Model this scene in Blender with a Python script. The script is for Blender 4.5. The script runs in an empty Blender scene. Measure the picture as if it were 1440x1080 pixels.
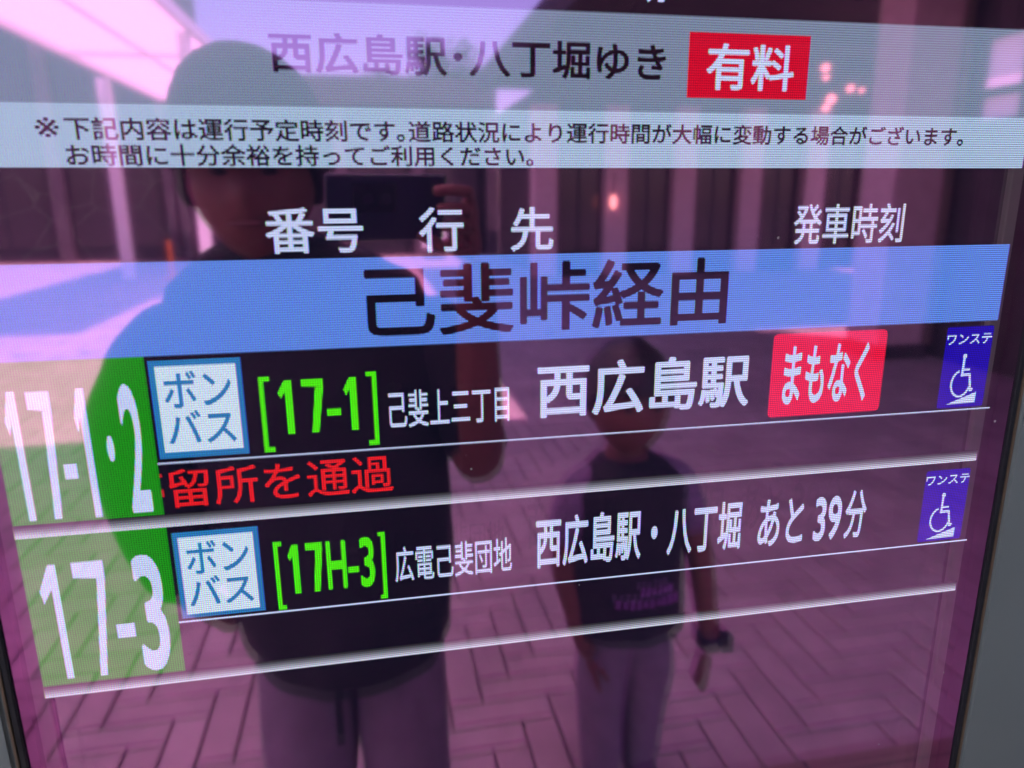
import bpy, bmesh, math, random
from mathutils import Vector, Matrix, noise
random.seed(7)
S = bpy.context.scene
C = S.collection

# ------------------------------------------------------------------ camera
cd = bpy.data.cameras.new('camera')
cam = bpy.data.objects.new('camera', cd)
C.objects.link(cam)
CAM_H = 1.40
cam.matrix_world = Matrix((
    (0.982249, 0.052652, -0.180041, -0.11229),
    (-0.187463, 0.241394, -0.952148, -0.44638),
    (-0.006672, 0.968998, 0.246979, CAM_H),
    (0, 0, 0, 1)))
cd.sensor_width = 36
cd.lens = 25.56
cd.clip_start = 0.01
cd.clip_end = 400
cd.dof.use_dof = True
cd.dof.focus_distance = 0.60
cd.dof.aperture_fstop = 5.6
S.camera = cam

# ------------------------------------------------------------------ world, sun, exposure
SUN = Vector((-0.32, -0.33, -1.0)).normalized()      # the way the light travels
W = bpy.data.worlds.new('World')
S.world = W
W.use_nodes = True
nt = W.node_tree
nt.nodes.clear()
sky = nt.nodes.new('ShaderNodeTexSky')
sky.sky_type = 'NISHITA'
sky.sun_disc = False
sky.ozone_density = 4.0
sky.dust_density = 0.6
sky.air_density = 1.3
sky.sun_elevation = math.asin(-SUN.z)
sky.sun_rotation = math.atan2(-SUN.x, -SUN.y)
bg = nt.nodes.new('ShaderNodeBackground')
bg.inputs['Strength'].default_value = 0.15
wo = nt.nodes.new('ShaderNodeOutputWorld')
nt.links.new(sky.outputs[0], bg.inputs[0])
nt.links.new(bg.outputs[0], wo.inputs[0])
sd = bpy.data.lights.new('sun', 'SUN')
sd.energy = 5.0
sd.angle = math.radians(0.5)
sd.color = (1, 0.95, 0.88)
so = bpy.data.objects.new('sun', sd)
so.rotation_euler = SUN.to_track_quat('-Z', 'Y').to_euler()
C.objects.link(so)
S.view_settings.view_transform = 'Standard'
S.view_settings.look = 'None'
S.view_settings.exposure = 0.8
S.view_settings.gamma = 1
S.render.engine = 'CYCLES'
S.cycles.max_bounces = 10
S.cycles.transparent_max_bounces = 12
S.cycles.sample_clamp_indirect = 6

# ------------------------------------------------------------------ helpers
def mat(name):
    m = bpy.data.materials.new(name)
    m.use_nodes = True
    n = m.node_tree
    n.nodes.clear()
    o = n.nodes.new('ShaderNodeOutputMaterial')
    return m, n, o

def nd(n, t, **k):
    x = n.nodes.new(t)
    for a, b in k.items():
        setattr(x, a, b)
    return x

def math_(n, op, a, b=None, c=None):
    x = n.nodes.new('ShaderNodeMath')
    x.operation = op
    for i, v in enumerate((a, b, c)):
        if v is None:
            continue
        if isinstance(v, (int, float)):
            x.inputs[i].default_value = v
        else:
            n.links.new(v, x.inputs[i])
    return x.outputs[0]

def plain(name, col, rough=0.6, metal=0.0, var=0.12, scale=6.0, bump=0.0, spec=0.4):
    m, n, o = mat(name)
    p = nd(n, 'ShaderNodeBsdfPrincipled')
    p.inputs['Roughness'].default_value = rough
    p.inputs['Metallic'].default_value = metal
    p.inputs['Specular IOR Level'].default_value = spec
    tc = nd(n, 'ShaderNodeTexCoord')
    nz = nd(n, 'ShaderNodeTexNoise')
    nz.inputs['Scale'].default_value = scale
    nz.inputs['Detail'].default_value = 6
    n.links.new(tc.outputs['Object'], nz.inputs['Vector'])
    r = nd(n, 'ShaderNodeValToRGB')
    r.color_ramp.elements[0].position = 0.3
    r.color_ramp.elements[1].position = 0.7
    r.color_ramp.elements[0].color = [c * (1 - var) for c in col] + [1]
    r.color_ramp.elements[1].color = [min(1, c * (1 + var)) for c in col] + [1]
    n.links.new(nz.outputs['Fac'], r.inputs[0])
    n.links.new(r.outputs[0], p.inputs['Base Color'])
    if bump:
        b = nd(n, 'ShaderNodeBump')
        b.inputs['Strength'].default_value = bump
        b.inputs['Distance'].default_value = 0.002
        n.links.new(nz.outputs['Fac'], b.inputs['Height'])
        n.links.new(b.outputs[0], p.inputs['Normal'])
    n.links.new(p.outputs[0], o.inputs[0])
    return m

def link(name, me, m=None, parent=None):
    o = bpy.data.objects.new(name, me)
    C.objects.link(o)
    if m is not None:
        for q in (m if isinstance(m, (list, tuple)) else [m]):
            me.materials.append(q)
    if parent is not None:
        o.parent = parent
    return o

def obj(name, bm, m=None, parent=None, smooth=False):
    me = bpy.data.meshes.new(name)
    bm.normal_update()
    bm.to_mesh(me)
    bm.free()
    if smooth:
        for p in me.polygons:
            p.use_smooth = True
    return link(name, me, m, parent)

def thing(name, label, cat, group=None, loc=(0, 0, 0)):
    o = bpy.data.objects.new(name, None)
    o.empty_display_size = 0.1
    o.location = loc
    C.objects.link(o)
    return tag(o, label, cat, group)

def tag(o, label, cat, group=None):
    o['label'] = label
    o['category'] = cat
    if group:
        o['group'] = group
    return o

def box(bm, x0, x1, y0, y1, z0, z1, mi=0, bev=0.0):
    a = bmesh.ops.create_cube(bm, size=1)['verts']
    for v in a:
        v.co = Vector(((x0 + x1) / 2 + v.co.x * (x1 - x0), (y0 + y1) / 2 + v.co.y * (y1 - y0), (z0 + z1) / 2 + v.co.z * (z1 - z0)))
    fs = {f for v in a for f in v.link_faces}
    if bev:
        es = list({e for v in a for e in v.link_edges})
        r = bmesh.ops.bevel(bm, geom=es, offset=bev, segments=3, profile=0.5, affect='EDGES')
        fs = set(r['faces']) | {f for f in fs if f.is_valid}
    for f in fs:
        f.material_index = mi
    return fs

def boxobj(name, d, m, parent=None, bev=0.0):
    bm = bmesh.new()
    box(bm, *d, bev=bev)
    return obj(name, bm, m, parent)

def evaluated(o):
    bpy.context.view_layer.update()
    dg = bpy.context.evaluated_depsgraph_get()
    me = bpy.data.meshes.new_from_object(o.evaluated_get(dg))
    return me

def skin(pts, edges, radii, sub=2, root=0):
    """continuous surface grown round a skeleton; returns a mesh"""
    me = bpy.data.meshes.new('tmp')
    me.from_pydata([Vector(p) for p in pts], edges, [])
    o = bpy.data.objects.new('tmp', me)
    C.objects.link(o)
    o.modifiers.new('s', 'SKIN')
    sv = me.skin_vertices[0].data
    for i, r in enumerate(radii):
        sv[i].radius = r if isinstance(r, tuple) else (r, r)
        sv[i].use_root = (i == root)
    b = o.modifiers.new('b', 'SUBSURF')
    b.levels = b.render_levels = sub
    res = evaluated(o)
    bpy.data.objects.remove(o)
    bpy.data.meshes.remove(me)
    for p in res.polygons:
        p.use_smooth = True
    res.materials.clear()
    return res

def join_meshes(name, meshes, m, parent=None, fold=0.0, stretch=(1, 1, 1)):
    bm = bmesh.new()
    for k in meshes:
        bm.from_mesh(k)
        bpy.data.meshes.remove(k)
    if fold:                                            # cloth folds
        bm.normal_update()
        for v in bm.verts:
            q = Vector([a * b for a, b in zip(v.co, stretch)])
            d = noise.noise(q * 9) + 0.6 * noise.noise(q * 21 + Vector((3, 1, 7)))
            v.co += v.normal * fold * d
    return obj(name, bm, m, parent, smooth=True)

def loft(rows, n=56, steps=8):
    """rows of (cx, cy, z, rx, ry): a closed surface through ellipses"""
    bm = bmesh.new()
    rings = []
    fine = []
    for a, b in zip(rows, rows[1:]):
        fine += [tuple(p + (q - p) * i / steps for p, q in zip(a, b)) for i in range(steps)]
    rows = fine + [rows[-1]]
    for cx, cy, z, rx, ry in rows:
        rings.append([bm.verts.new((cx + rx * math.cos(2 * math.pi * i / n), cy + ry * math.sin(2 * math.pi * i / n), z)) for i in range(n)])
    for a, b in zip(rings, rings[1:]):
        for i in range(n):
            bm.faces.new((a[i], a[(i + 1) % n], b[(i + 1) % n], b[i]))
    bm.faces.new(rings[0][::-1])
    bm.faces.new(rings[-1])
    bmesh.ops.recalc_face_normals(bm, faces=bm.faces)
    me = bpy.data.meshes.new('loft')
    bm.to_mesh(me)
    bm.free()
    return me

# ink boxes on the screen: u0, u1, v0, v1 in metres
T = {
'title': (-0.1613, 0.0676, -0.1769, -0.1556) ,
'fare_badge': (0.0818, 0.1619, -0.184, -0.1469) ,
'fare_text': (0.0937, 0.152, -0.1782, -0.1515) ,
'partial': (0.0443, 0.0656, -0.2078, -0.1987) ,
'n1': (-0.2836, 0.2801, -0.1317, -0.1196) ,
'n2': (-0.2705, -0.0139, -0.1179, -0.1061) ,
'h1': (-0.1719, -0.1165, -0.0835, -0.0575) ,
'h2': (-0.0839, -0.057, -0.0832, -0.0565) ,
'h3': (-0.0283, -0.0013, -0.0827, -0.0562) ,
'h4': (0.1613, 0.243, -0.0831, -0.0567) ,
'section': (-0.1177, 0.1177, -0.0499, -0.0056) ,
'tag1': [('1', -0.3237, -0.3164, 0.017, 0.0966), ('7', -0.311, -0.2988, 0.0175, 0.0965), ('-', -0.2974, -0.2902, 0.0624, 0.0715), ('1', -0.2875, -0.2804, 0.0168, 0.097), ('.', -0.2723, -0.2683, 0.0462, 0.0627), ('2', -0.2633, -0.2513, 0.0154, 0.0966)] ,
'tag2': [('1', -0.3222, -0.3112, 0.1255, 0.2048), ('7', -0.3025, -0.2847, 0.1254, 0.2052), ('-', -0.2825, -0.2719, 0.1705, 0.1803), ('3', -0.2695, -0.2521, 0.124, 0.2063)] ,
'c1': [('[', -0.1835, -0.177, 0.0153, 0.063), ('1', -0.1729, -0.1645, 0.0182, 0.0524), ('7', -0.1589, -0.1459, 0.018, 0.0523), ('-', -0.1446, -0.1362, 0.0375, 0.0419), ('1', -0.134, -0.1259, 0.0182, 0.0523), (']', -0.1199, -0.1138, 0.0152, 0.0628)] ,
'c2': [('[', -0.1841, -0.1791, 0.1238, 0.1721), ('1', -0.1758, -0.1692, 0.1267, 0.1616), ('7', -0.1646, -0.154, 0.1265, 0.1615), ('H', -0.1518, -0.1394, 0.1265, 0.161), ('-', -0.1383, -0.1314, 0.146, 0.1504), ('3', -0.1306, -0.1211, 0.1255, 0.162), (']', -0.1182, -0.1138, 0.123, 0.1717)] ,
'bus1o': (-0.2441, -0.1925, 0.0028, 0.063) ,
'bus1i': (-0.2406, -0.1956, 0.0061, 0.0591) ,
'bus1a': (-0.237, -0.199, 0.0092, 0.0317) ,
'bus1b': (-0.2373, -0.1988, 0.0335, 0.0546) ,
'bus2o': (-0.2435, -0.1924, 0.1117, 0.1713) ,
'bus2i': (-0.2402, -0.1957, 0.1153, 0.1685) ,
'bus2a': (-0.2365, -0.199, 0.1181, 0.1408) ,
'bus2b': (-0.2374, -0.1986, 0.1426, 0.1634) ,
'v1': (-0.1069, -0.03, 0.0284, 0.0529) ,
'v2': (-0.1081, -0.0289, 0.1351, 0.1608) ,
'd1': (-0.0113, 0.1383, 0.0152, 0.0528) ,
'd2': (-0.0121, 0.1402, 0.1225, 0.1613) ,
'd2ato': (0.1538, 0.19, 0.1243, 0.1619) ,
'd239': (0.1986, 0.2208, 0.1262, 0.1617) ,
'd2f': (0.2238, 0.2413, 0.1231, 0.162) ,
'arr': (0.1538, 0.2413, 0.0031, 0.0625) ,
'arrt': (0.1635, 0.2284, 0.0113, 0.0543) ,
'ic1': (0.2892, 0.3282, 0.0035, 0.0641) ,
'ic1c': (0.2898, 0.327, 0.0089, 0.0165) ,
'ic1w': (0.2984, 0.317, 0.0236, 0.0562) ,
'ic1r': (0.2964, 0.3206, 0.0528, 0.0613) ,
'ic2': (0.2889, 0.3271, 0.113, 0.1716) ,
'ic2c': (0.2892, 0.3269, 0.1171, 0.1249) ,
'ic2w': (0.2978, 0.3171, 0.1319, 0.164) ,
'ic2r': (0.2959, 0.3205, 0.1613, 0.1695) ,
'sc': (-0.2419, -0.1063, 0.07, 0.0953) ,
'sc0': (-0.2515, -0.2432, 0.0683, 0.0897) ,
'w1': (-0.3307, 0.33, 0.0993, 0.1071) ,
'w2': (-0.3294, 0.3299, 0.2079, 0.2171) ,
'r1': (-0.2458, 0.3351, 0.0656, 0.0667) ,
'r2': (-0.2459, 0.3338, 0.1732, 0.1744) ,}
# ------------------------------------------------------------------ the departure display
ZB = 1.3124                       # height of the line v = 0 on the screen; u is x, v runs down, the glass is the plane y = 0
TINT = (0.46, 0.115, 0.38, 1)     # the coated cover glass mirrors its surroundings in magenta
PITCH = 0.00142

def glass_mix(n, base, neutral=0.07):
    """adds the mirror of the coated glass over a shader"""
    g = nd(n, 'ShaderNodeBsdfGlossy')
    g.inputs['Roughness'].default_value = 0.038
    g.inputs['Color'].default_value = [TINT[0] + neutral, TINT[1] + neutral, TINT[2] + neutral, 1]
    a = nd(n, 'ShaderNodeAddShader')
    n.links.new(base, a.inputs[0])
    n.links.new(g.outputs[0], a.inputs[1])
    return a.outputs[0]

def lcd(name, col, fade=None, amp=0.68):
    """lit screen picture with its pixel raster; fade = (v0, v1): the picture brightens from v0 to v1"""
    m, n, o = mat(name)
    geo = nd(n, 'ShaderNodeNewGeometry')
    sep = nd(n, 'ShaderNodeSeparateXYZ')
    n.links.new(geo.outputs['Position'], sep.inputs[0])
    k = 2 * math.pi / PITCH
    y = math_(n, 'MULTIPLY_ADD', math_(n, 'COSINE', math_(n, 'MULTIPLY', sep.outputs['Z'], k)), amp, 1.0)
    ch = []
    for i, ph in enumerate((0.0, 2.09, 4.19)):
        x = math_(n, 'COSINE', math_(n, 'MULTIPLY_ADD', sep.outputs['X'], k, ph))
        x = math_(n, 'MULTIPLY_ADD', x, amp, 1.0)
        ch.append(math_(n, 'MULTIPLY', math_(n, 'MULTIPLY', x, y), col[i] * 0.575))
    cc = nd(n, 'ShaderNodeCombineColor')
    for i in range(3):
        n.links.new(ch[i], cc.inputs[i])
    e = nd(n, 'ShaderNodeEmission')
    n.links.new(cc.outputs[0], e.inputs['Color'])
    if fade:
        v = math_(n, 'SUBTRACT', ZB, sep.outputs['Z'])
        f = math_(n, 'DIVIDE', math_(n, 'SUBTRACT', v, fade[0]), fade[1] - fade[0])
        f = math_(n, 'POWER', math_(n, 'MAXIMUM', f, 0.0), 2.0)
        n.links.new(f, e.inputs['Strength'])
    # the picture shines out of the glass only: from behind, the thin layer is clear
    t = nd(n, 'ShaderNodeBsdfTransparent')
    x = nd(n, 'ShaderNodeMixShader')
    n.links.new(geo.outputs['Backfacing'], x.inputs[0])
    n.links.new(glass_mix(n, e.outputs[0]), x.inputs[1])
    n.links.new(t.outputs[0], x.inputs[2])
    n.links.new(x.outputs[0], o.inputs[0])
    return m

M_WHITE = lcd('screen_white', (0.51, 0.585, 0.86))
M_BLACK = lcd('screen_black', (0.002, 0.003, 0.008))
M_TITLE = lcd('screen_grey_blue', (0.175, 0.225, 0.335))
M_NOTE = lcd('screen_pale_blue', (0.34, 0.46, 0.64))
M_BLUE = lcd('screen_blue', (0.095, 0.215, 0.69))
M_RED = lcd('screen_red', (0.56, 0.002, 0.02))
M_ARR = lcd('screen_crimson', (0.74, 0.008, 0.045))
M_TICK = lcd('screen_red_text', (0.72, 0.012, 0.016))
M_GREEN = lcd('screen_green', (0.006, 0.235, 0.004))
M_LIME = lcd('screen_lime', (0.07, 0.76, 0.002))
M_TEAL = lcd('screen_teal', (0.018, 0.17, 0.43))
M_PALE = lcd('screen_badge_white', (0.56, 0.68, 0.83))
M_NAVY = lcd('screen_navy', (0.005, 0.002, 0.36))

root = thing('departure_display', 'tall glass fronted bus departure screen in a grey metal frame', 'display', loc=(0, 0, 0))

def fill_text(body, rect, y, weight=0.0, clip=None):
    """letters of a text as a flat mesh, fitted into rect = (u0, u1, v0, v1)"""
    cu = bpy.data.curves.new('t', 'FONT')
    cu.body = body
    cu.size = 1
    cu.resolution_u = 5
    to = bpy.data.objects.new('t', cu)
    C.objects.link(to)
    me = evaluated(to)
    bpy.data.objects.remove(to)
    bpy.data.curves.remove(cu)
    xs = [v.co.x for v in me.vertices]
    ys = [v.co.y for v in me.vertices]
    u0, u1, v0, v1 = rect
    # heavier strokes: the letter repeated a hair to each side, each copy 4 micrometres further out
    x0, y0 = min(xs) - weight, min(ys) - weight
    sx = (u1 - u0) / (max(xs) - min(xs) + 2 * weight)
    sy = (v1 - v0) / (max(ys) - min(ys) + 2 * weight)
    dirs = [(0, 0)]
    if weight:
        dirs += [(weight * math.cos(i * math.pi / 4 + math.pi / 8), weight * math.sin(i * math.pi / 4 + math.pi / 8)) for i in range(8)]
    me.materials.clear()
    bm = bmesh.new()
    for i, (dx, dy) in enumerate(dirs):
        m2 = me.copy()
        for v in m2.vertices:
            v.co = Vector((u0 + (v.co.x + dx - x0) * sx, y - i * 4e-6, ZB - v1 + (v.co.y + dy - y0) * sy))
        bm.from_mesh(m2)
        bpy.data.meshes.remove(m2)
    bpy.data.meshes.remove(me)
    if clip is not None:
        bmesh.ops.bisect_plane(bm, geom=bm.verts[:] + bm.edges[:] + bm.faces[:], plane_co=(clip, 0, 0), plane_no=(-1, 0, 0), clear_outer=True)
    for f in bm.faces:
        f.normal_update()
        if f.normal.y > 0:
            f.normal_flip()
    return bm

def text(name, body, rect, m, parent, y=-0.0008, weight=0.018):
    return obj(name, fill_text(body, rect, y, weight), m, parent)

def glyphs(name, table, m, parent, y=-0.0008, weight=0.02):
    bm = bmesh.new()
    for ch, *r in table:
        if ch in '-':
            quad(bm, *r, y)
        elif ch in '[]':
            u0, u1, v0, v1 = r
            w = 0.0027; t = 0.0030
            a, b = (u0, u0 + w) if ch == '[' else (u1 - w, u1)
            quad(bm, a, b, v0, v1, y)
            c, d = (b, u1) if ch == '[' else (u0, a)
            quad(bm, c, d, v0, v0 + t, y)
            quad(bm, c, d, v1 - t, v1, y)
        elif ch == '.':
            u0, u1, v0, v1 = r
            vs = [bm.verts.new(((u0 + u1) / 2 + (u1 - u0) / 2 * math.cos(i * math.pi / 12), y, ZB - (v0 + v1) / 2 + (v1 - v0) / 2 * math.sin(i * math.pi / 12))) for i in range(24)]
            bm.faces.new(vs)
        elif ch == '1':
            u0, u1, v0, v1 = r
            st = min(0.0042, (u1 - u0) * 0.55)
            flat(bm, [(u1 - st, v1), (u1, v1), (u1, v0), (u1 - st * 1.02, v0), (u0, v0 + (v1 - v0) * 0.22), (u0 + st * 0.35, v0 + (v1 - v0) * 0.33), (u1 - st, v0 + (v1 - v0) * 0.21)], y)
        elif ch == '7':
            u0, u1, v0, v1 = r
            st = min(0.0042, (u1 - u0) * 0.36)
            h = (v1 - v0)
            flat(bm, [(u0, v0), (u1, v0), (u1, v0 + h * 0.15), (u0, v0 + h * 0.135)], y)
            lo = u0 + (u1 - u0) * 0.36
            flat(bm, [(u1 - st * 1.15, v0 + h * 0.15), (u1, v0 + h * 0.15), (lo + st, v1), (lo, v1)], y)
        else:
            b2 = fill_text(ch, r, y, weight)
            me = bpy.data.meshes.new('g')
            b2.to_mesh(me)
            b2.free()
            bm.from_mesh(me)
            bpy.data.meshes.remove(me)
    face_out(bm)
    return obj(name, bm, m, parent)

def flat(bm, pts, y, mi=0):
    f = bm.faces.new([bm.verts.new((u, y, ZB - v)) for u, v in pts])
    f.material_index = mi
    return f

def quad(bm, u0, u1, v0, v1, y, mi=0):
    return flat(bm, [(u0, v1), (u1, v1), (u1, v0), (u0, v0)], y, mi)

def face_out(bm):
    bmesh.ops.triangulate(bm, faces=[f for f in bm.faces if len(f.verts) > 4])
    for f in bm.faces:
        f.normal_update()
        if f.normal.y > 0:
            f.normal_flip()

def rounded(bm, u0, u1, v0, v1, r, y, mi=0):
    p = []
    for cx, cy, a0 in ((u1 - r, v0 + r, 0), (u0 + r, v0 + r, 90), (u0 + r, v1 - r, 180), (u1 - r, v1 - r, 270)):
        for i in range(7):
            a = math.radians(a0 + i * 15)
            p.append((cx + r * math.cos(a), cy - r * math.sin(a)))
    return flat(bm, p, y, mi)

def panel(name, rect, m, y=-0.0004, parent=None, r=0.0):
    bm = bmesh.new()
    if r:
        rounded(bm, *rect, r, y)
    else:
        quad(bm, *rect, y)
    face_out(bm)
    return obj(name, bm, m, parent or root)

V_TOP, V_BOT = -0.56, 0.80
HW = 0.3530
# --- cover glass: coated, slightly dusty, see-through to the screen surface behind it
m, n, o = mat('coated_cover_glass')
tr = nd(n, 'ShaderNodeBsdfTransparent')
tr.inputs['Color'].default_value = (0.70, 0.70, 0.72, 1)
gl = nd(n, 'ShaderNodeBsdfGlossy')
gl.inputs['Roughness'].default_value = 0.038
gl.inputs['Color'].default_value = TINT
ad = nd(n, 'ShaderNodeAddShader')
n.links.new(tr.outputs[0], ad.inputs[0])
n.links.new(gl.outputs[0], ad.inputs[1])
tc = nd(n, 'ShaderNodeTexCoord')
vo = nd(n, 'ShaderNodeTexVoronoi')
vo.inputs['Scale'].default_value = 42
n.links.new(tc.outputs['Object'], vo.inputs['Vector'])
wn = nd(n, 'ShaderNodeTexWhiteNoise')
n.links.new(vo.outputs['Color'], wn.inputs['Vector'])
rad = math_(n, 'MULTIPLY', math_(n, 'POWER', wn.outputs['Value'], 4.0), 0.045)
speck = math_(n, 'LESS_THAN', vo.outputs['Distance'], rad)
df = nd(n, 'ShaderNodeBsdfDiffuse')
df.inputs['Color'].default_value = (0.75, 0.72, 0.7, 1)
mx = nd(n, 'ShaderNodeMixShader')
# dried wipe marks: a faint net of lines where the noise lets it show, and a breath of dust
ve = nd(n, 'ShaderNodeTexVoronoi', feature='DISTANCE_TO_EDGE')
ve.inputs['Scale'].default_value = 46
n.links.new(tc.outputs['Object'], ve.inputs['Vector'])
ns = nd(n, 'ShaderNodeTexNoise'); ns.inputs['Scale'].default_value = 7; ns.inputs['Detail'].default_value = 5
n.links.new(tc.outputs['Object'], ns.inputs['Vector'])
dd = nd(n, 'ShaderNodeVectorMath', operation='DISTANCE')
dd.inputs[1].default_value = (-0.235, 0.0, ZB + 0.088)
n.links.new(tc.outputs['Object'], dd.inputs[0])
msk = math_(n, 'MAXIMUM', math_(n, 'MULTIPLY_ADD', dd.outputs['Value'], -11.0, math_(n, 'MULTIPLY_ADD', ns.outputs['Fac'], 3.0, -0.6)), 0.0)
net = math_(n, 'MULTIPLY', math_(n, 'LESS_THAN', ve.outputs['Distance'], 0.022), math_(n, 'MINIMUM', msk, 1.0))
dirt = math_(n, 'ADD', math_(n, 'MULTIPLY', speck, 0.5), math_(n, 'ADD', math_(n, 'MULTIPLY', net, 0.07), math_(n, 'MULTIPLY', ns.outputs['Fac'], 0.005)))
n.links.new(dirt, mx.inputs[0])
n.links.new(ad.outputs[0], mx.inputs[1])
n.links.new(df.outputs[0], mx.inputs[2])
n.links.new(mx.outputs[0], o.inputs[0])
M_GLASS = m
panel('cover_glass', (-HW, HW, V_TOP, V_BOT), M_GLASS, y=0.0)

# --- the screen surface behind the glass and its frame
m, n, o = mat('dark_screen_surface')
p = nd(n, 'ShaderNodeBsdfGlossy')
p.inputs['Roughness'].default_value = 0.025
p.inputs['Color'].default_value = (0.30, 0.29, 0.27, 1)
q = nd(n, 'ShaderNodeEmission')
q.inputs['Color'].default_value = (0.1, 0.16, 0.5, 1)
q.inputs['Strength'].default_value = 0.012
a = nd(n, 'ShaderNodeAddShader')
n.links.new(p.outputs[0], a.inputs[0])
n.links.new(q.outputs[0], a.inputs[1])
n.links.new(a.outputs[0], o.inputs[0])
G = 0.0135
panel('screen_surface', (-0.3325, 0.3325, V_TOP + 0.02, V_BOT - 0.02), m, y=G)

def ring(name, u0, u1, v0, v1, w, y0, y1, m, bev=0.0006):
    """four mitred bars round a rectangle as one part"""
    bm = bmesh.new()
    o_ = [(u0, v0), (u1, v0), (u1, v1), (u0, v1)]
    i_ = [(u0 + w, v0 + w), (u1 - w, v0 + w), (u1 - w, v1 - w), (u0 + w, v1 - w)]
    F = lambda p, y: bm.verts.new((p[0], y, ZB - p[1]))
    A = [F(p, y0) for p in o_]; B = [F(p, y0) for p in i_]
    A2 = [F(p, y1) for p in o_]; B2 = [F(p, y1) for p in i_]
    for k in range(4):
        j = (k + 1) % 4
        bm.faces.new((A[k], A[j], B[j], B[k]))
        bm.faces.new((B[k], B[j], B2[j], B2[k]))
        bm.faces.new((A2[k], B2[k], B2[j], A2[j]))
        bm.faces.new((A[k], A2[k], A2[j], A[j]))
    bmesh.ops.recalc_face_normals(bm, faces=bm.faces)
    if bev:
        es = [e for e in bm.edges if len(e.link_faces) == 2 and e.calc_face_angle() > 1]
        bmesh.ops.bevel(bm, geom=es, offset=bev, segments=3, affect='EDGES')
    return obj(name, bm, m, root)

M_BEZ = plain('screen_bezel_metal', (0.16, 0.15, 0.15), 0.35, 0.2, 0.1, 30)
M_INNER = plain('black_inner_mask', (0.012, 0.012, 0.014), 0.6, 0, 0.1, 30)
M_RUB = plain('black_rubber', (0.012, 0.013, 0.02), 0.55, 0, 0.2, 60)
ring('screen_bezel', -0.3425, 0.3425, V_TOP + 0.01, V_BOT - 0.01, 0.0096, G - 0.004, G + 0.01, M_BEZ)
ring('inner_mask', -0.352, 0.352, V_TOP, V_BOT, 0.0092, G - 0.001, G + 0.012, M_INNER, 0)
ring('gasket', -0.3513, 0.3582, V_TOP - 0.006, V_BOT + 0.006, 0.0044, -0.0022, 0.03, M_RUB, 0.0008)

m, n, o = mat('grey_painted_steel')
p = nd(n, 'ShaderNodeBsdfPrincipled')
p.inputs['Roughness'].default_value = 0.42
tc = nd(n, 'ShaderNodeTexCoord')
nz = nd(n, 'ShaderNodeTexNoise'); nz.inputs['Scale'].default_value = 900; nz.inputs['Detail'].default_value = 2
nb = nd(n, 'ShaderNodeTexNoise'); nb.inputs['Scale'].default_value = 7; nb.inputs['Detail'].default_value = 5
n.links.new(tc.outputs['Object'], nz.inputs['Vector'])
n.links.new(tc.outputs['Object'], nb.inputs['Vector'])
r = nd(n, 'ShaderNodeValToRGB')
r.color_ramp.elements[0].color = (0.142, 0.172, 0.187, 1)
r.color_ramp.elements[1].color = (0.170, 0.202, 0.218, 1)
n.links.new(nb.outputs['Fac'], r.inputs[0])
vo = nd(n, 'ShaderNodeTexVoronoi'); vo.inputs['Scale'].default_value = 55
n.links.new(tc.outputs['Object'], vo.inputs['Vector'])
wn = nd(n, 'ShaderNodeTexWhiteNoise')
n.links.new(vo.outputs['Color'], wn.inputs['Vector'])
sp = math_(n, 'LESS_THAN', vo.outputs['Distance'], math_(n, 'MULTIPLY', math_(n, 'POWER', wn.outputs['Value'], 9.0), 0.09))
mc = nd(n, 'ShaderNodeMix', data_type='RGBA')
n.links.new(sp, mc.inputs['Factor'])
n.links.new(r.outputs[0], mc.inputs['A'])
mc.inputs['B'].default_value = (0.45, 0.47, 0.47, 1)
n.links.new(mc.outputs['Result'], p.inputs['Base Color'])
b = nd(n, 'ShaderNodeBump'); b.inputs['Strength'].default_value = 0.25; b.inputs['Distance'].default_value = 0.0004
n.links.new(nz.outputs['Fac'], b.inputs['Height'])
n.links.new(b.outputs[0], p.inputs['Normal'])
n.links.new(p.outputs[0], o.inputs[0])
M_STEEL = m
ring('frame', -0.4358, 0.4427, V_TOP - 0.09, V_BOT + 0.09, 0.083, -0.004, 0.06, M_STEEL, 0.0028)
ring('frame_edge', -0.3530, 0.3599, V_TOP - 0.008, V_BOT + 0.008, 0.0016, -0.0030, 0.03, plain('bare_brass_edge', (0.16, 0.12, 0.09), 0.4, 0.4, 0.1, 40), 0.0003)
boxobj('rear_case', (-0.43, 0.43, 0.0605, 0.20, ZB - V_BOT - 0.08, ZB - V_TOP + 0.08), M_STEEL, root, 0.006)
boxobj('plinth', (-0.36, 0.36, 0.02, 0.18, 0.02, ZB - V_BOT - 0.092), M_STEEL, root, 0.006)
boxobj('base_plate', (-0.46, 0.46, -0.02, 0.26, 0.0, 0.0195), M_STEEL, root, 0.003)

# --- pictures on the screen
UR = 0.33
hb = panel('title_banner', (-UR, UR, -0.1926, -0.1383), M_TITLE)
text('title_text', '西広島駅･八丁堀ゆき', T['title'], M_BLACK, hb, weight=0.022)
fb = panel('fare_badge', T['fare_badge'], M_RED, -0.0007)
text('fare_text', '有料', T['fare_text'], M_WHITE, fb, -0.0011, 0.018)
text('upper_row_text', '分', (0.0535, 0.0685, -0.228, -0.1987), M_WHITE, root)
text('upper_row_text', '0', (0.0375, 0.0475, -0.228, -0.2005), M_WHITE, root)
nbn = panel('notice_banner', (-UR, UR, -0.1383, -0.1055), M_NOTE)
text('notice_mark', '※', (-0.2836, -0.2720, -0.1308, -0.1208), M_BLACK, nbn, weight=0.0)
text('notice_line', '下記内容は運行予定時刻です｡道路状況により運行時間が大幅に変動する場合がございます。', (-0.2692,) + T['n1'][1:], M_BLACK, nbn, weight=0.020)
text('notice_line', 'お時間に十分余裕を持ってご利用ください。', T['n2'], M_BLACK, nbn, weight=0.020)
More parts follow.
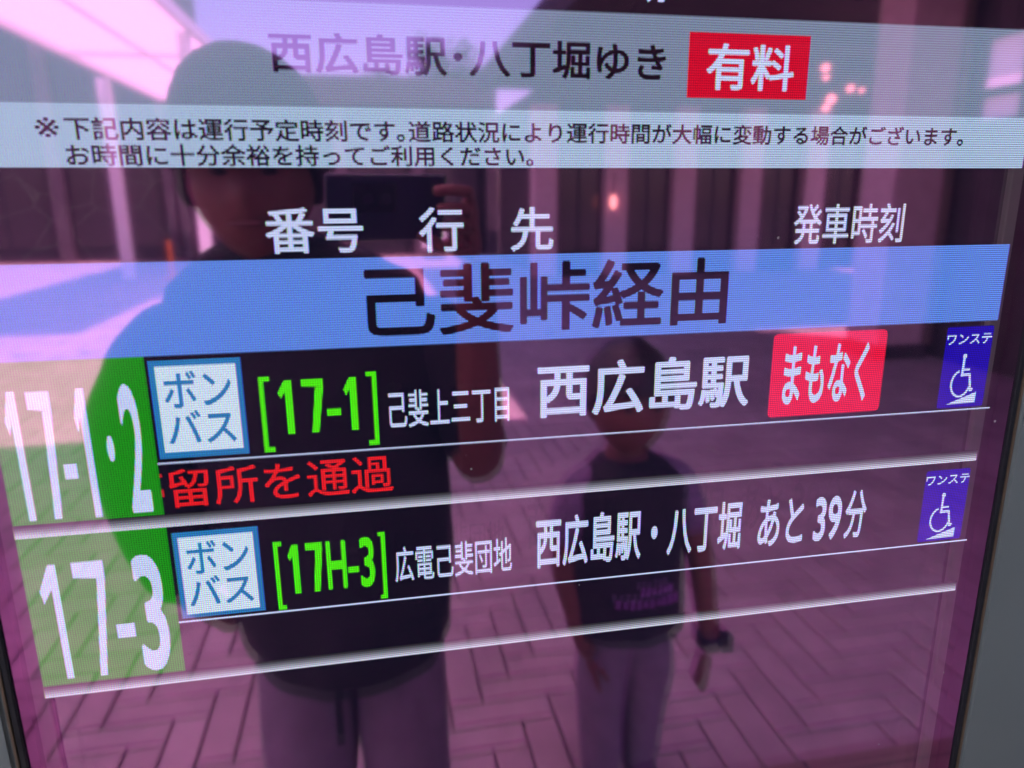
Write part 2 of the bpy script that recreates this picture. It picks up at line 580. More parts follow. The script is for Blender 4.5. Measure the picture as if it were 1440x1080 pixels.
text('column_heading', '番号', T['h1'], M_WHITE, root, weight=0.016)
text('column_heading', '行', T['h2'], M_WHITE, root, weight=0.016)
text('column_heading', '先', T['h3'], M_WHITE, root, weight=0.016)
text('column_heading', '発車時刻', T['h4'], M_WHITE, root, weight=0.012)
sb = panel('section_banner', (-UR, UR, -0.0542, 0.0), M_BLUE)
text('section_text', '己斐峠経由', T['section'], M_BLACK, sb, weight=0.018)

def route(v0, v1, num, tall, code, badge, bi, ba, bb):
    tg = panel('route_tag', (-UR, -0.246, v0, v1), M_GREEN)
    glyphs('route_number', num, M_WHITE, tg)
    bd = panel('bus_badge', badge, M_TEAL, -0.0004)
    bf = panel('badge_field', bi, M_PALE, -0.0008, bd)
    bf.parent = bd
    text('badge_lettering', 'ボン', ba, M_TEAL, bd, -0.0012, 0.014)
    text('badge_lettering', 'バス', bb, M_TEAL, bd, -0.0012, 0.014)
    glyphs('route_code', code, M_LIME, root)

route(0.0, 0.1071, T['tag1'], 1, T['c1'], T['bus1o'], T['bus1i'], T['bus1a'], T['bus1b'])
route(0.1071, 0.2171, T['tag2'], 1, T['c2'], T['bus2o'], T['bus2i'], T['bus2a'], T['bus2b'])
text('via_stop_text', '己斐上三丁目', T['v1'], M_WHITE, root, weight=0.012)
text('via_stop_text', '広電己斐団地', T['v2'], M_WHITE, root, weight=0.012)
text('destination_text', '西広島駅', T['d1'], M_WHITE, root, weight=0.022)
text('destination_text', '西広島駅・八丁堀', T['d2'], M_WHITE, root, weight=0.022)
text('arrival_text', 'あと', T['d2ato'], M_WHITE, root, weight=0.018)
text('arrival_text', '39', T['d239'], M_WHITE, root, weight=0.022)
text('arrival_text', '分', T['d2f'], M_WHITE, root, weight=0.018)
ab = panel('arrival_badge', T['arr'], M_ARR, r=0.0035)
text('arrival_text', 'まもなく', T['arrt'], M_WHITE, ab, weight=0.024)

def strip(bm, pts, w, y):
    """a stroke of width w along a polyline"""
    for (a, b) in zip(pts, pts[1:]):
        d = Vector((b[0] - a[0], b[1] - a[1]))
        q = Vector((-d.y, d.x)).normalized() * w / 2
        e = d.normalized() * w * 0.25
        flat(bm, [(a[0] + q.x - e.x, a[1] + q.y - e.y), (b[0] + q.x + e.x, b[1] + q.y + e.y), (b[0] - q.x + e.x, b[1] - q.y + e.y), (a[0] - q.x - e.x, a[1] - q.y - e.y)], y)

def access_icon(rect, cap, wc, rp):
    ic = panel('step_free_icon', rect, M_NAVY, r=0.0022)
    text('icon_caption', 'ワンステ', cap, M_WHITE, ic, weight=0.020)
    u0, u1, v0, v1 = wc
    w, h = u1 - u0, v1 - v0
    P = lambda x, y: (u0 + x * w, v0 + y * h)
    bm = bmesh.new()
    cx, cy = P(0.45, 0.055)
    flat(bm, [(cx + 0.0017 * math.cos(i * math.pi / 8), cy + 0.0019 * math.sin(i * math.pi / 8)) for i in range(16)], -0.0008)
    strip(bm, [P(0.44, 0.10), P(0.44, 0.50)], 0.0020, -0.00081)
    strip(bm, [P(0.44, 0.36), P(0.74, 0.36)], 0.0015, -0.00082)
    strip(bm, [P(0.40, 0.48), P(0.78, 0.48), P(0.90, 0.86), P(0.99, 0.82)], 0.0018, -0.00083)
    arc = [P(0.42 + 0.42 * math.cos(a), 0.68 + 0.30 * math.sin(a)) for a in [math.radians(d) for d in range(20, 262, 11)]]
    strip(bm, arc, 0.0016, -0.00084)
    face_out(bm)
    obj('wheelchair_symbol', bm, M_WHITE, ic)
    bm = bmesh.new()
    a, b, c, d = rp
    flat(bm, [(a, d), (b, d - 0.0003), (b, c)], -0.0008)
    face_out(bm)
    obj('ramp_symbol', bm, M_WHITE, ic)

access_icon(T['ic1'], T['ic1c'], T['ic1w'], T['ic1r'])
access_icon(T['ic2'], T['ic2c'], T['ic2w'], T['ic2r'])
obj('scrolling_text', fill_text('停留所を通過', (-0.2700, T['sc'][1], T['sc'][2], T['sc'][3]), -0.0006, 0.006, clip=-0.2455), M_TICK, root)
for (u0, u1, v0, v1) in (T['r1'], T['r2']):
    panel('row_line', (u0, u1, v0, v1), M_WHITE)
for (u0, u1, v0, v1), nm in ((T['w1'], 'a'), (T['w2'], 'b')):
    panel('row_divider', (-UR, UR, v1 - 0.0085, v1 - 0.0001), lcd('screen_divider', (0.66, 0.68, 0.84), (v1 - 0.0095, v1)), -0.0010)
# ------------------------------------------------------------------ the place in front of the display (seen mirrored in its glass)
# depth k is measured from the glass plane out to where the viewers stand: y = -k
def B(bm, x0, x1, k0, k1, z0, z1, bev=0.0, mi=0):
    return box(bm, x0, x1, -k1, -k0, z0, z1, mi, bev)

def part(name, d, m, parent, bev=0.0):
    bm = bmesh.new()
    B(bm, *d, bev=bev)
    return obj(name, bm, m, parent)

# ground: a bed of joint sand, herringbone pavers near the display, plain paving beyond
M_JOINT = plain('dark_joint_sand', (0.17, 0.135, 0.125), 0.95, 0, 0.3, 30)
bm = bmesh.new()
for x0, x1, y0, y1 in ((-150, 150, -150, 150),):
    bm.faces.new([bm.verts.new(p) for p in ((x0, y0, -0.012), (x1, y0, -0.012), (x1, y1, -0.012), (x0, y1, -0.012))])
g = obj('ground', bm, M_JOINT)
g['kind'] = 'structure'

m, n, o = mat('terracotta_pavers')
p = nd(n, 'ShaderNodeBsdfPrincipled')
p.inputs['Roughness'].default_value = 0.8
geo = nd(n, 'ShaderNodeNewGeometry')
r = nd(n, 'ShaderNodeValToRGB')
r.color_ramp.elements[0].color = (0.47, 0.375, 0.35, 1)
r.color_ramp.elements[1].color = (0.56, 0.465, 0.43, 1)
e = r.color_ramp.elements.new(0.5); e.color = (0.515, 0.42, 0.385, 1)
n.links.new(geo.outputs['Random Per Island'], r.inputs[0])
nz = nd(n, 'ShaderNodeTexNoise'); nz.inputs['Scale'].default_value = 14; nz.inputs['Detail'].default_value = 8
mc = nd(n, 'ShaderNodeMix', data_type='RGBA', blend_type='MULTIPLY')
mc.inputs['Factor'].default_value = 0.35
n.links.new(r.outputs[0], mc.inputs['A'])
n.links.new(nz.outputs['Fac'], mc.inputs['B'])
nl = nd(n, 'ShaderNodeTexNoise'); nl.inputs['Scale'].default_value = 1.7; nl.inputs['Detail'].default_value = 4; nl.inputs['Roughness'].default_value = 0.65
n.links.new(geo.outputs['Position'], nl.inputs['Vector']); n.links.new(geo.outputs['Position'], nz.inputs['Vector'])
rs = nd(n, 'ShaderNodeValToRGB')
rs.color_ramp.elements[0].position = 0.36; rs.color_ramp.elements[0].color = (0.72, 0.72, 0.74, 1)
rs.color_ramp.elements[1].position = 0.58; rs.color_ramp.elements[1].color = (1, 1, 1, 1)
n.links.new(nl.outputs['Fac'], rs.inputs[0])
m3 = nd(n, 'ShaderNodeMix', data_type='RGBA', blend_type='MULTIPLY')
m3.inputs['Factor'].default_value = 0.8
n.links.new(mc.outputs['Result'], m3.inputs['A'])
n.links.new(rs.outputs[0], m3.inputs['B'])
n.links.new(m3.outputs['Result'], p.inputs['Base Color'])
n.links.new(p.outputs[0], o.inputs[0])
M_PAVER = m
UN = 0.095
bm = bmesh.new()
def paver(x0, k0, w, d):
    g_ = 0.004; c = 0.004
    x1, k1 = x0 + w - g_, k0 + d - g_
    x0 += g_; k0 += g_
    lo = [bm.verts.new(v) for v in ((x0, -k1, -0.011), (x1, -k1, -0.011), (x1, -k0, -0.011), (x0, -k0, -0.011))]
    dz = random.uniform(-0.0012, 0.0012)
    mid = [bm.verts.new((v.co.x, v.co.y, -0.004 + dz)) for v in lo]
    top = [bm.verts.new(v) for v in ((x0 + c, -k1 + c, dz), (x1 - c, -k1 + c, dz), (x1 - c, -k0 - c, dz), (x0 + c, -k0 - c, dz))]
    for a, b in ((lo, mid), (mid, top)):
        for i in range(4):
            bm.faces.new((a[i], a[(i + 1) % 4], b[(i + 1) % 4], b[i]))
    bm.faces.new(top)
X0, K0 = 0.80, 0.855
for j in range(-4, 66):
    for i in range(-62, 56):
        c = (i - j) % 6
        if c == 0:
            paver(X0 + i * UN, K0 + j * UN, 3 * UN, UN)
        elif c == 5 and j + 2 < 66:
            paver(X0 + i * UN, K0 + j * UN, UN, 3 * UN)
o = obj('herringbone_paving', bm, M_PAVER)
o['kind'] = 'structure'
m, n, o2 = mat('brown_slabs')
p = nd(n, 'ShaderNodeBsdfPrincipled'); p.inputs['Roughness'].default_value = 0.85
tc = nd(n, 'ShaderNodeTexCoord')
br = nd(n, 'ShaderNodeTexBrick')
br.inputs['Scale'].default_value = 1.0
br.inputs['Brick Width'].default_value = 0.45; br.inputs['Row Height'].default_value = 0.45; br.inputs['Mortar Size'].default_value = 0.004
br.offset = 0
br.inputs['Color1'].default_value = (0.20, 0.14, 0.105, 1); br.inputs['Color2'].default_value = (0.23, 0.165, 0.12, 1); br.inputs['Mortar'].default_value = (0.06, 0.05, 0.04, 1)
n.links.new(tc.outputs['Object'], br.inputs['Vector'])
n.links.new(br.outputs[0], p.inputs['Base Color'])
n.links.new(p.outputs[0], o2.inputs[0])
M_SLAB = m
bm = bmesh.new()
bm.faces.new([bm.verts.new(v) for v in ((-6, -0.95, 0.004), (6.0, -0.95, 0.004), (6.0, 3, 0.004), (-6, 3, 0.004))])
o = obj('paving_strip', bm, M_SLAB); o['kind'] = 'structure'
m, n, o2 = mat('far_paving')
p = nd(n, 'ShaderNodeBsdfPrincipled'); p.inputs['Roughness'].default_value = 0.85
tc = nd(n, 'ShaderNodeTexCoord')
br = nd(n, 'ShaderNodeTexBrick')
br.inputs['Scale'].default_value = 1.0
br.inputs['Brick Width'].default_value = 0.6; br.inputs['Row Height'].default_value = 0.3; br.inputs['Mortar Size'].default_value = 0.008
br.inputs['Color1'].default_value = (0.36, 0.28, 0.25, 1); br.inputs['Color2'].default_value = (0.44, 0.35, 0.31, 1); br.inputs['Mortar'].default_value = (0.10, 0.08, 0.07, 1)
n.links.new(tc.outputs['Object'], br.inputs['Vector'])
n.links.new(br.outputs[0], p.inputs['Base Color'])
n.links.new(p.outputs[0], o2.inputs[0])
bm = bmesh.new()
k1 = -(K0 + 65.4 * UN)
for v4 in (((-40, -60), (40, -60), (40, k1), (-40, k1)), ((-40, k1), (-5.0, k1), (-5.0, 30), (-40, 30)), ((6.02, k1), (40, k1), (40, 30), (6.02, 30))):
    bm.faces.new([bm.verts.new((a, b, -0.006)) for a, b in v4])
o = obj('plaza_paving', bm, m); o['kind'] = 'structure'

# ---- canopies and buildings
M_DARK = plain('dark_brown_soffit', (0.05, 0.037, 0.036), 0.7, 0, 0.2, 2)
M_CONC = plain('pale_concrete', (0.42, 0.38, 0.36), 0.8, 0, 0.12, 4, 0.2)
M_PIL = plain('pillar_tile', (0.62, 0.46, 0.46), 0.5, 0, 0.10, 12)
M_WALL = plain('dark_tiled_wall', (0.07, 0.055, 0.055), 0.6, 0, 0.25, 5)
M_MULL = plain('dark_window_frame', (0.03, 0.03, 0.035), 0.4, 0.5, 0.1, 20)
M_WHT = plain('white_painted_steel', (0.78, 0.77, 0.76), 0.45, 0, 0.05, 8)
m, n, o = mat('dark_shop_glass')
p = nd(n, 'ShaderNodeBsdfPrincipled')
p.inputs['Base Color'].default_value = (0.03, 0.025, 0.03, 1)
p.inputs['Roughness'].default_value = 0.12
n.links.new(p.outputs[0], o.inputs[0])
M_SHOP = m
m, n, o = mat('translucent_white_sheet')
a = nd(n, 'ShaderNodeBsdfTranslucent'); a.inputs['Color'].default_value = (0.98, 0.90, 0.86, 1)
b = nd(n, 'ShaderNodeBsdfDiffuse'); b.inputs['Color'].default_value = (0.80, 0.78, 0.77, 1)
x = nd(n, 'ShaderNodeMixShader'); x.inputs[0].default_value = 0.05
n.links.new(a.outputs[0], x.inputs[1]); n.links.new(b.outputs[0], x.inputs[2]); n.links.new(x.outputs[0], o.inputs[0])
M_SHEET = m
m, n, o = mat('frosted_glass')
a = nd(n, 'ShaderNodeBsdfTranslucent'); a.inputs['Color'].default_value = (0.97, 0.95, 0.93, 1)
n.links.new(a.outputs[0], o.inputs[0])
M_PANE = m

# flat roof of the covered way; over the display, an added unseen light sheet
t = thing('station_roof', 'dark flat roof over the walkway at right, with an unseen light sheet added over the display', 'roof', loc=(0, 0, 0))
part('roof_slab', (0.403, 1.998, -1.5, 2.9, 3.2, 3.42), M_DARK, t)  # out of view; its width is set to darken the ground at right
part('added_light_sheet', (-6, 0.40, -1.5, 2.9, 3.30, 3.306), M_SHEET, t)  # out of view, added to spread soft daylight over the paving and people
part('light_sheet_frame', (-6.05, 0.40, 2.905, 2.98, 3.24, 3.42), M_WHT, t)
for x in (-5.0, -3.6, -2.2, -0.8):
    part('light_sheet_frame', (x, x + 0.05, -1.49, 2.90, 3.24, 3.298), M_WHT, t)
part('roof_slab', (2.053, 4.85, -1.5, 5.6, 3.4, 3.62), M_DARK, t)
part('roof_slab', (2.053, 10, 5.603, 14.0, 3.4, 3.62), M_DARK, t)
part('edge_trim', (2.00, 2.05, -1.5, 14.0, 3.30, 3.66), M_DARK, t)
for k in (6.4, 8.4, 10.4, 12.4):
    part('ceiling_beam', (2.06, 9.9, k, k + 0.22, 3.22, 3.397), M_DARK, t)
for kk, xx in ((-1.0, -5.6), (2.6, -5.6)):
    part('support_post', (xx, xx + 0.14, kk, kk + 0.14, 0.0, 3.297), M_WHT, t)

t = thing('tiled_pillar', 'square pinkish tiled pillar holding up the roof corner', 'pillar', loc=(0, 0, 0))
part('shaft', (4.20, 4.66, 5.12, 5.55, 0.12, 3.397), M_PIL, t, 0.01)
part('footing', (4.17, 4.69, 5.09, 5.58, 0.0, 0.119), M_WALL, t, 0.01)
part('corner_guard', (4.662, 4.72, 5.08, 5.14, 0.12, 3.39), plain('bronze_guard', (0.20, 0.17, 0.12), 0.5, 0.3, 0.1, 9), t)

# wall along the covered way: dark base, frosted lit panes between mullions
t = thing('side_wall', 'dark station side wall with two rows of frosted panes', 'wall', loc=(0, 0, 0))
part('base_wall', (4.80, 4.98, -1.4, 5.75, 0.0, 1.99), M_WALL, t)
part('top_rail', (4.80, 4.98, -1.4, 5.59, 2.61, 3.397), M_WALL, t)
part('mid_rail', (4.80, 4.98, -1.4, 5.183, 2.172, 2.228), M_MULL, t)
ks = [-1.4, -0.7, 0.0, 0.7, 1.4, 2.1, 2.8, 3.5, 4.0, 4.60, 5.16]
for a, b in zip(ks, ks[1:]):
    part('mullion', (4.79, 4.99, b - 0.10 if b > 4.9 else b - 0.05, b + 0.02, 1.991, 2.609), M_MULL, t)
    part('frosted_pane', (4.88, 4.886, a + 0.022, b - 0.052 if b < 4.9 else b - 0.102, 1.992, 2.171), M_PANE, t)
    part('frosted_pane', (4.88, 4.886, a + 0.022, b - 0.052 if b < 4.9 else b - 0.102, 2.229, 2.609), M_PANE, t)

part('end_panel', (4.80, 4.98, 5.185, 5.75, 1.993, 2.607), M_WALL, t)
# white walkway canopy on the left
t = thing('walkway_canopy', 'long white translucent walkway canopy on slender posts', 'canopy', loc=(0, 0, 0))
part('roof_sheet', (-4.4, -2.28, 7.0, 17.5, 3.57, 3.578), M_SHEET, t)
part('edge_beam', (-4.47, -4.40, 7.0, 17.5, 3.49, 3.63), M_WHT, t)
part('edge_beam', (-2.28, -2.21, 7.0, 17.5, 3.49, 3.63), M_WHT, t)
k = 7.0
while k < 17.6:
    part('rib', (-4.398, -2.282, k, k + 0.05, 3.51, 3.568), M_WHT, t)
    k += 5.25
for xx in (-3.3,):
    part('purlin', (xx, xx + 0.04, 7.06, 17.4, 3.525, 3.5685), M_WHT, t)
for k in (7.6, 14.2):
    part('canopy_post', (-4.66, -4.475, k, k + 0.18, 0.0, 3.489), M_WHT, t)
for k in (10.2, 17.2):
    part('canopy_post', (-2.40, -2.26, k, k + 0.14, 0.0, 3.489), M_WHT, t)

def facade(name, label, x0, x1, k, h, bays, colw, cap, mcol):
    t = thing(name, label, 'building', loc=(0, 0, 0))
    part('rear_wall', (x0, x1, k + 0.6, k + 5, 0.0, h), M_WALL, t)
    part('parapet', (x0 - 0.1, x1 + 0.1, k - 0.1, k + 0.597, h - cap, h + 0.05), M_DARK, t)
    w = (x1 - x0) / bays
    for i in range(bays + 1):
        part('column', (x0 + i * w - colw / 2, x0 + i * w + colw / 2, k, k + 0.4, 0.0, h - cap - 0.003), mcol, t, 0.02)
        if i < bays:
            a, b = x0 + i * w + colw / 2 + 0.003, x0 + (i + 1) * w - colw / 2 - 0.003
            f = part('window', (a, b, k + 0.25, k + 0.32, 0.0, h - cap - 0.003), M_MULL, t)
            part('pane', (a + 0.06, (a + b) / 2 - 0.03, k + 0.235, k + 0.249, 0.35, h - cap - 0.4), M_SHOP, f)
            part('pane', ((a + b) / 2 + 0.03, b - 0.06, k + 0.235, k + 0.249, 0.35, h - cap - 0.4), M_SHOP, f)
    return t
M_WALL2 = plain('grey_brown_wall', (0.085, 0.066, 0.072), 0.6, 0, 0.25, 3)
facade('station_building', 'taller dark glazed building closing the plaza left of the canopy', -17.0, -4.7, 18.5, 7.0, 5, 0.30, 1.2, M_WALL2)
facade('low_building', 'long low dark glazed building behind the plaza with trees above it', -4.5, 3.0, 18.5, 4.2, 4, 0.30, 0.6, M_WALL2)
facade('shop_building', 'dark glazed shop front with pink columns under the roof', 3.0, 9.6, 12.6, 3.35, 5, 0.42, 0.35, M_PIL)

# trees behind the low building
M_BARK = plain('bark', (0.10, 0.075, 0.055), 0.9, 0, 0.3, 12)
m, n, o = mat('leaves')
p = nd(n, 'ShaderNodeBsdfPrincipled'); p.inputs['Roughness'].default_value = 0.7
geo = nd(n, 'ShaderNodeNewGeometry')
r = nd(n, 'ShaderNodeValToRGB')
r.color_ramp.elements[0].color = (0.03, 0.05, 0.02, 1); r.color_ramp.elements[1].color = (0.08, 0.12, 0.04, 1)
n.links.new(geo.outputs['Random Per Island'], r.inputs[0]); n.links.new(r.outputs[0], p.inputs['Base Color']); n.links.new(p.outputs[0], o.inputs[0])
M_LEAF = m
def tree(label, x, k, h, rx):
    t = thing('tree', label, 'tree', 'trees behind the low building', loc=(x, -k, 0))
    sk = skin([(0, 0, 0), (0.05, 0, h * 0.3), (0, 0.05, h * 0.62), (rx * .4, 0, h * 0.8), (-rx * .4, 0.1, h * 0.78)], [(0, 1), (1, 2), (2, 3), (2, 4)], [0.16, 0.12, 0.09, 0.04, 0.04], 1)
    join_meshes('trunk', [sk], M_BARK, t)
    bm = bmesh.new()
    cl = [Vector((random.gauss(0, rx * .42), random.gauss(0, rx * .42), h * random.uniform(0.5, 0.97))) for _ in range(16)]
    for _ in range(2600):
        c = random.choice(cl)
        q = c + Vector((random.gauss(0, .26), random.gauss(0, .26), random.gauss(0, .22)))
        s = random.uniform(0.05, 0.10)
        a = Vector((random.gauss(0, 1), random.gauss(0, 1), random.gauss(0, 1))).normalized()
        b = a.orthogonal().normalized()
        bm.faces.new([bm.verts.new(q + d) for d in (a * s, b * s * .5, -a * s, -b * s * .5)])
    obj('crown', bm, M_LEAF, t)
tree('tall narrow tree behind the roofline left of the roof edge', 2.05, 24.6, 6.4, 0.55)
tree('bushy tree rising over the low building beside the narrow tree', 3.0, 25.2, 6.2, 0.9)
tree('small tree with a low crown at left of the tree group', 0.9, 24.2, 5.2, 0.7)

# lamps and small things far off
m, n, o = mat('warm_lamp_glow')
e = nd(n, 'ShaderNodeEmission'); e.inputs['Color'].default_value = (1.0, 0.62, 0.36, 1); e.inputs['Strength'].default_value = 2.0
n.links.new(e.outputs[0], o.inputs[0])
M_LAMP = m
lamps = [(5.95, 9.0, 3.50, 'upper left of the six'), (5.97, 9.0, 3.38, 'just under the upper left one'), (6.35, 9.0, 3.25, 'second from the right'), (6.52, 9.0, 3.23, 'farthest right of the six'), (6.07, 9.0, 3.11, 'large one low in the row'), (6.01, 9.0, 3.0, 'lowest of the six')]
for (x, k, z, w), rr in zip(lamps, (0.055, 0.04, 0.05, 0.035, 0.065, 0.05)):
    t = thing('pendant_lamp', 'small warm glowing pendant lamp, ' + w, 'lamp', 'pendant lamps under the station roof', loc=(x, -k, z - 0.44))
    bm = bmesh.new(); bmesh.ops.create_uvsphere(bm, u_segments=14, v_segments=8, radius=rr)
    obj('lamp_globe', bm, M_LAMP, t, True)
    boxobj('cord', (-0.006, 0.006, -0.006, 0.006, rr, 3.395 - (z - 0.44)), M_MULL, t)

M_ORANGE = plain('orange_plastic', (0.75, 0.22, 0.05), 0.5, 0, 0.05, 10)
t = thing('delineator_post', 'slim orange marker post in front of the low dark building', 'marker post', loc=(-3.75, -14.0, 0))
bm = bmesh.new(); bmesh.ops.create_cone(bm, segments=20, radius1=0.05, radius2=0.04, depth=0.66, cap_ends=True, matrix=Matrix.Translation((0, 0, 0.37)))
obj('post_body', bm, M_ORANGE, t, False)
boxobj('post_foot', (-0.12, 0.12, -0.12, 0.12, 0.0, 0.04), M_ORANGE, t)
t = thing('notice_stand', 'small white board on a stand in the distant plaza', 'sign stand', loc=(1.4, -17.6, 0))
boxobj('board', (-0.30, 0.30, -0.02, 0.02, 0.25, 0.80), M_WHT, t)
boxobj('stand_foot', (-0.25, 0.25, -0.2, 0.2, 0.0, 0.04), M_MULL, t)
boxobj('stand_post', (-0.03, 0.03, -0.018, 0.018, 0.041, 0.249), M_MULL, t)
for x, k, z, lab in ((-3.15, 15.0, 1.35, 'yellow lit lantern hanging near the walkway canopy'), (4.16, 12.3, 1.62, 'yellow lit lantern beside the pink shop columns')):
    t = thing('lantern', lab, 'lantern', loc=(x, -k, z - 0.29))
    bm = bmesh.new(); bmesh.ops.create_uvsphere(bm, u_segments=14, v_segments=10, radius=0.13, matrix=Matrix.Diagonal((0.5, 0.5, 1.0, 1)))
    obj('lantern_shade', bm, M_LAMP, t, True)
    boxobj('hook', (-0.008, 0.008, -0.008, 0.008, 0.17, 0.5), M_MULL, t)
# ------------------------------------------------------------------ people
M_SKIN = plain('skin', (0.15, 0.062, 0.043), 0.55, 0, 0.06, 20)
M_HAIR = plain('black_hair', (0.012, 0.010, 0.010), 0.5, 0, 0.2, 60)
M_BLK = plain('black_cotton', (0.012, 0.012, 0.014), 0.9, 0, 0.2, 40, 0.3)
M_BLK2 = plain('charcoal_cotton', (0.016, 0.014, 0.018), 0.9, 0, 0.2, 40, 0.3)
M_GREYCL = plain('grey_lilac_cotton', (0.17, 0.13, 0.20), 0.9, 0, 0.15, 40)
M_TROU = plain('light_trousers', (0.19, 0.155, 0.185), 0.9, 0, 0.12, 25, 0.3)
M_SHOE = plain('dark_shoe', (0.03, 0.03, 0.035), 0.6, 0, 0.1, 20)
M_EYE = plain('dark_eye', (0.02, 0.015, 0.012), 0.3, 0, 0.1, 20)

def head_mesh(c, h, w):
    """skull, jaw, nose and ears of one head; c = centre, h = height, w = width; faces +y"""
    bm = bmesh.new()
    bmesh.ops.create_uvsphere(bm, u_segments=32, v_segments=20, radius=1)
    for v in bm.verts:
        x, y, z = v.co
        t = max(0, -z)
        x *= 1 - 0.32 * t * t
        y *= 1 - 0.10 * t
        if z < 0 and y > 0:
            y += 0.10 * t
        if y > 0.55:                                   # flatter face with nose, brow and eye hollows
            y = 0.55 + (y - 0.55) * 0.75
            y += 0.26 * math.exp(-((x / 0.13) ** 2 + ((z + 0.16) / 0.17) ** 2))
            y -= 0.08 * (math.exp(-(((x - 0.36) / 0.17) ** 2 + ((z - 0.05) / 0.10) ** 2)) + math.exp(-(((x + 0.36) / 0.17) ** 2 + ((z - 0.05) / 0.10) ** 2)))
            y += 0.05 * math.exp(-((x / 0.3) ** 2 + ((z + 0.50) / 0.08) ** 2))
        v.co = Vector((x * w / 2, y * w * 0.58, z * h / 2))
    for s in (-1, 1):
        r = bmesh.ops.create_uvsphere(bm, u_segments=10, v_segments=8, radius=1)['verts']
        for v in r:
            v.co = Vector((s * w * 0.49 + v.co.x * w * 0.05, -0.03 * w + v.co.y * w * 0.12, -0.02 * h + v.co.z * h * 0.13))
    for v in bm.verts:
        v.co += c
    me = bpy.data.meshes.new('head')
    bm.to_mesh(me); bm.free()
    return me

def face_parts(c, h, w, parent):
    for s in (-1, 1):
        bm = bmesh.new()
        r = bmesh.ops.create_uvsphere(bm, u_segments=10, v_segments=8, radius=w * 0.05)['verts']
        for v in r:
            v.co = c + Vector((s * 0.18 * w + v.co.x * 1.3, 0.475 * w + v.co.y * .6, 0.03 * h + v.co.z * .7))
        obj('eye', bm, M_EYE, parent, True)
    bm = bmesh.new()
    r = bmesh.ops.create_uvsphere(bm, u_segments=14, v_segments=8, radius=1)['verts']
    for v in r:
        v.co = c + Vector((v.co.x * w * 0.16, 0.50 * w + v.co.y * w * 0.05, -0.26 * h + v.co.z * h * 0.022))
    obj('mouth', bm, plain('lips', (0.125, 0.048, 0.038), 0.5, 0, 0.1, 20), parent, True)

def hair_mesh(c, h, w, low=-0.05, fr=0.34):
    bm = bmesh.new()
    bmesh.ops.create_uvsphere(bm, u_segments=36, v_segments=24, radius=1)
    for v in list(bm.verts):
        x, y, z = v.co
        cut = low if y < 0.15 else low + (fr - low) * min(1, (y - 0.15) / 0.4)
        if z < cut:
            z = cut - 0.02
            x *= 0.97; y *= 0.97
        k = 1.06 + 0.02 * math.sin(9 * x + 5 * y) * math.cos(7 * z)
        v.co = c + Vector((x * w / 2 * k, y * w * 0.60 * k - 0.01 * w, z * h / 2 * (k + 0.015)))
    me = bpy.data.meshes.new('hair')
    bm.to_mesh(me); bm.free()
    return me

def hand_meshes(wrist, ends, palm_end, r=0.0085, thumb=None):
    """a palm from the wrist, and separate bent fingers; ends = list of finger polylines"""
    out = []
    w, p = Vector(wrist), Vector(palm_end)
    a = [Vector(e[0]) for e in ends]
    side = (a[-1] - a[0])
    q = [w, (w + p) / 2 - side * 0.32, (w + p) / 2 + side * 0.32, (w + p) / 2]
    pts = [w, w.lerp(p, 0.5)] + [w.lerp(x, 0.72) for x in a] + a
    ed = [(0, 1)] + [(1, 2 + i) for i in range(len(a))] + [(2 + i, 2 + len(a) + i) for i in range(len(a))]
    out.append(skin(pts, ed, [r * 2.0, r * 1.9] + [r * 1.35] * len(a) + [r * 1.05] * len(a), 2))
    for e in ends + ([thumb] if thumb else []):
        pl = [Vector(x) for x in e]
        out.append(skin([w.lerp(pl[0], 0.8)] + pl, [(i, i + 1) for i in range(len(pl))], [r] + [r * (1 - 0.07 * i) for i in range(len(pl))], 2))
    return out

# ---- the photographer, in black, holding the phone up with the right hand
P = thing('person', 'adult in loose black top and pale trousers photographing the display', 'person', loc=(-0.22, -0.74, 0))
PX, PY = -0.22, -0.74
low = lambda z: z - 0.088 if z > 0.55 else z * 0.84
L = lambda x, k, z: (x - PX, -k - PY, low(z))     # scene point -> point in the person's own frame
LH = lambda x, k, z: (x - PX, -k - PY, z)
HC = Vector(L(-0.280, 0.73, 1.520))
bod = [head_mesh(HC, 0.245, 0.185),
       skin([L(-0.272, 0.755, 1.44), L(-0.258, 0.765, 1.37), L(-0.22, 0.77, 1.30), L(-0.20, 0.77, 1.05), L(-0.20, 0.77, 0.85)], [(0, 1), (1, 2), (2, 3), (3, 4)], [0.055, 0.058, (0.12, 0.09), (0.13, 0.09), (0.14, 0.10)], 2)]
# right arm raised to the phone, left arm down with the hand in the pocket
bod.append(skin([L(-0.05, 0.78, 1.25), L(0.02, 0.76, 1.12), L(0.055, 0.70, 1.035), LH(0.035, 0.590, 1.15), LH(0.020, 0.515, 1.325)], [(0, 1), (1, 2), (2, 3), (3, 4)], [0.05, 0.045, 0.042, 0.036, 0.026], 2))
bod.append(skin([L(-0.41, 0.78, 1.28), L(-0.508, 0.78, 1.11), L(-0.455, 0.76, 0.84), L(-0.38, 0.80, 0.74)], [(0, 1), (1, 2), (2, 3)], [0.05, 0.042, 0.032, 0.028], 2))
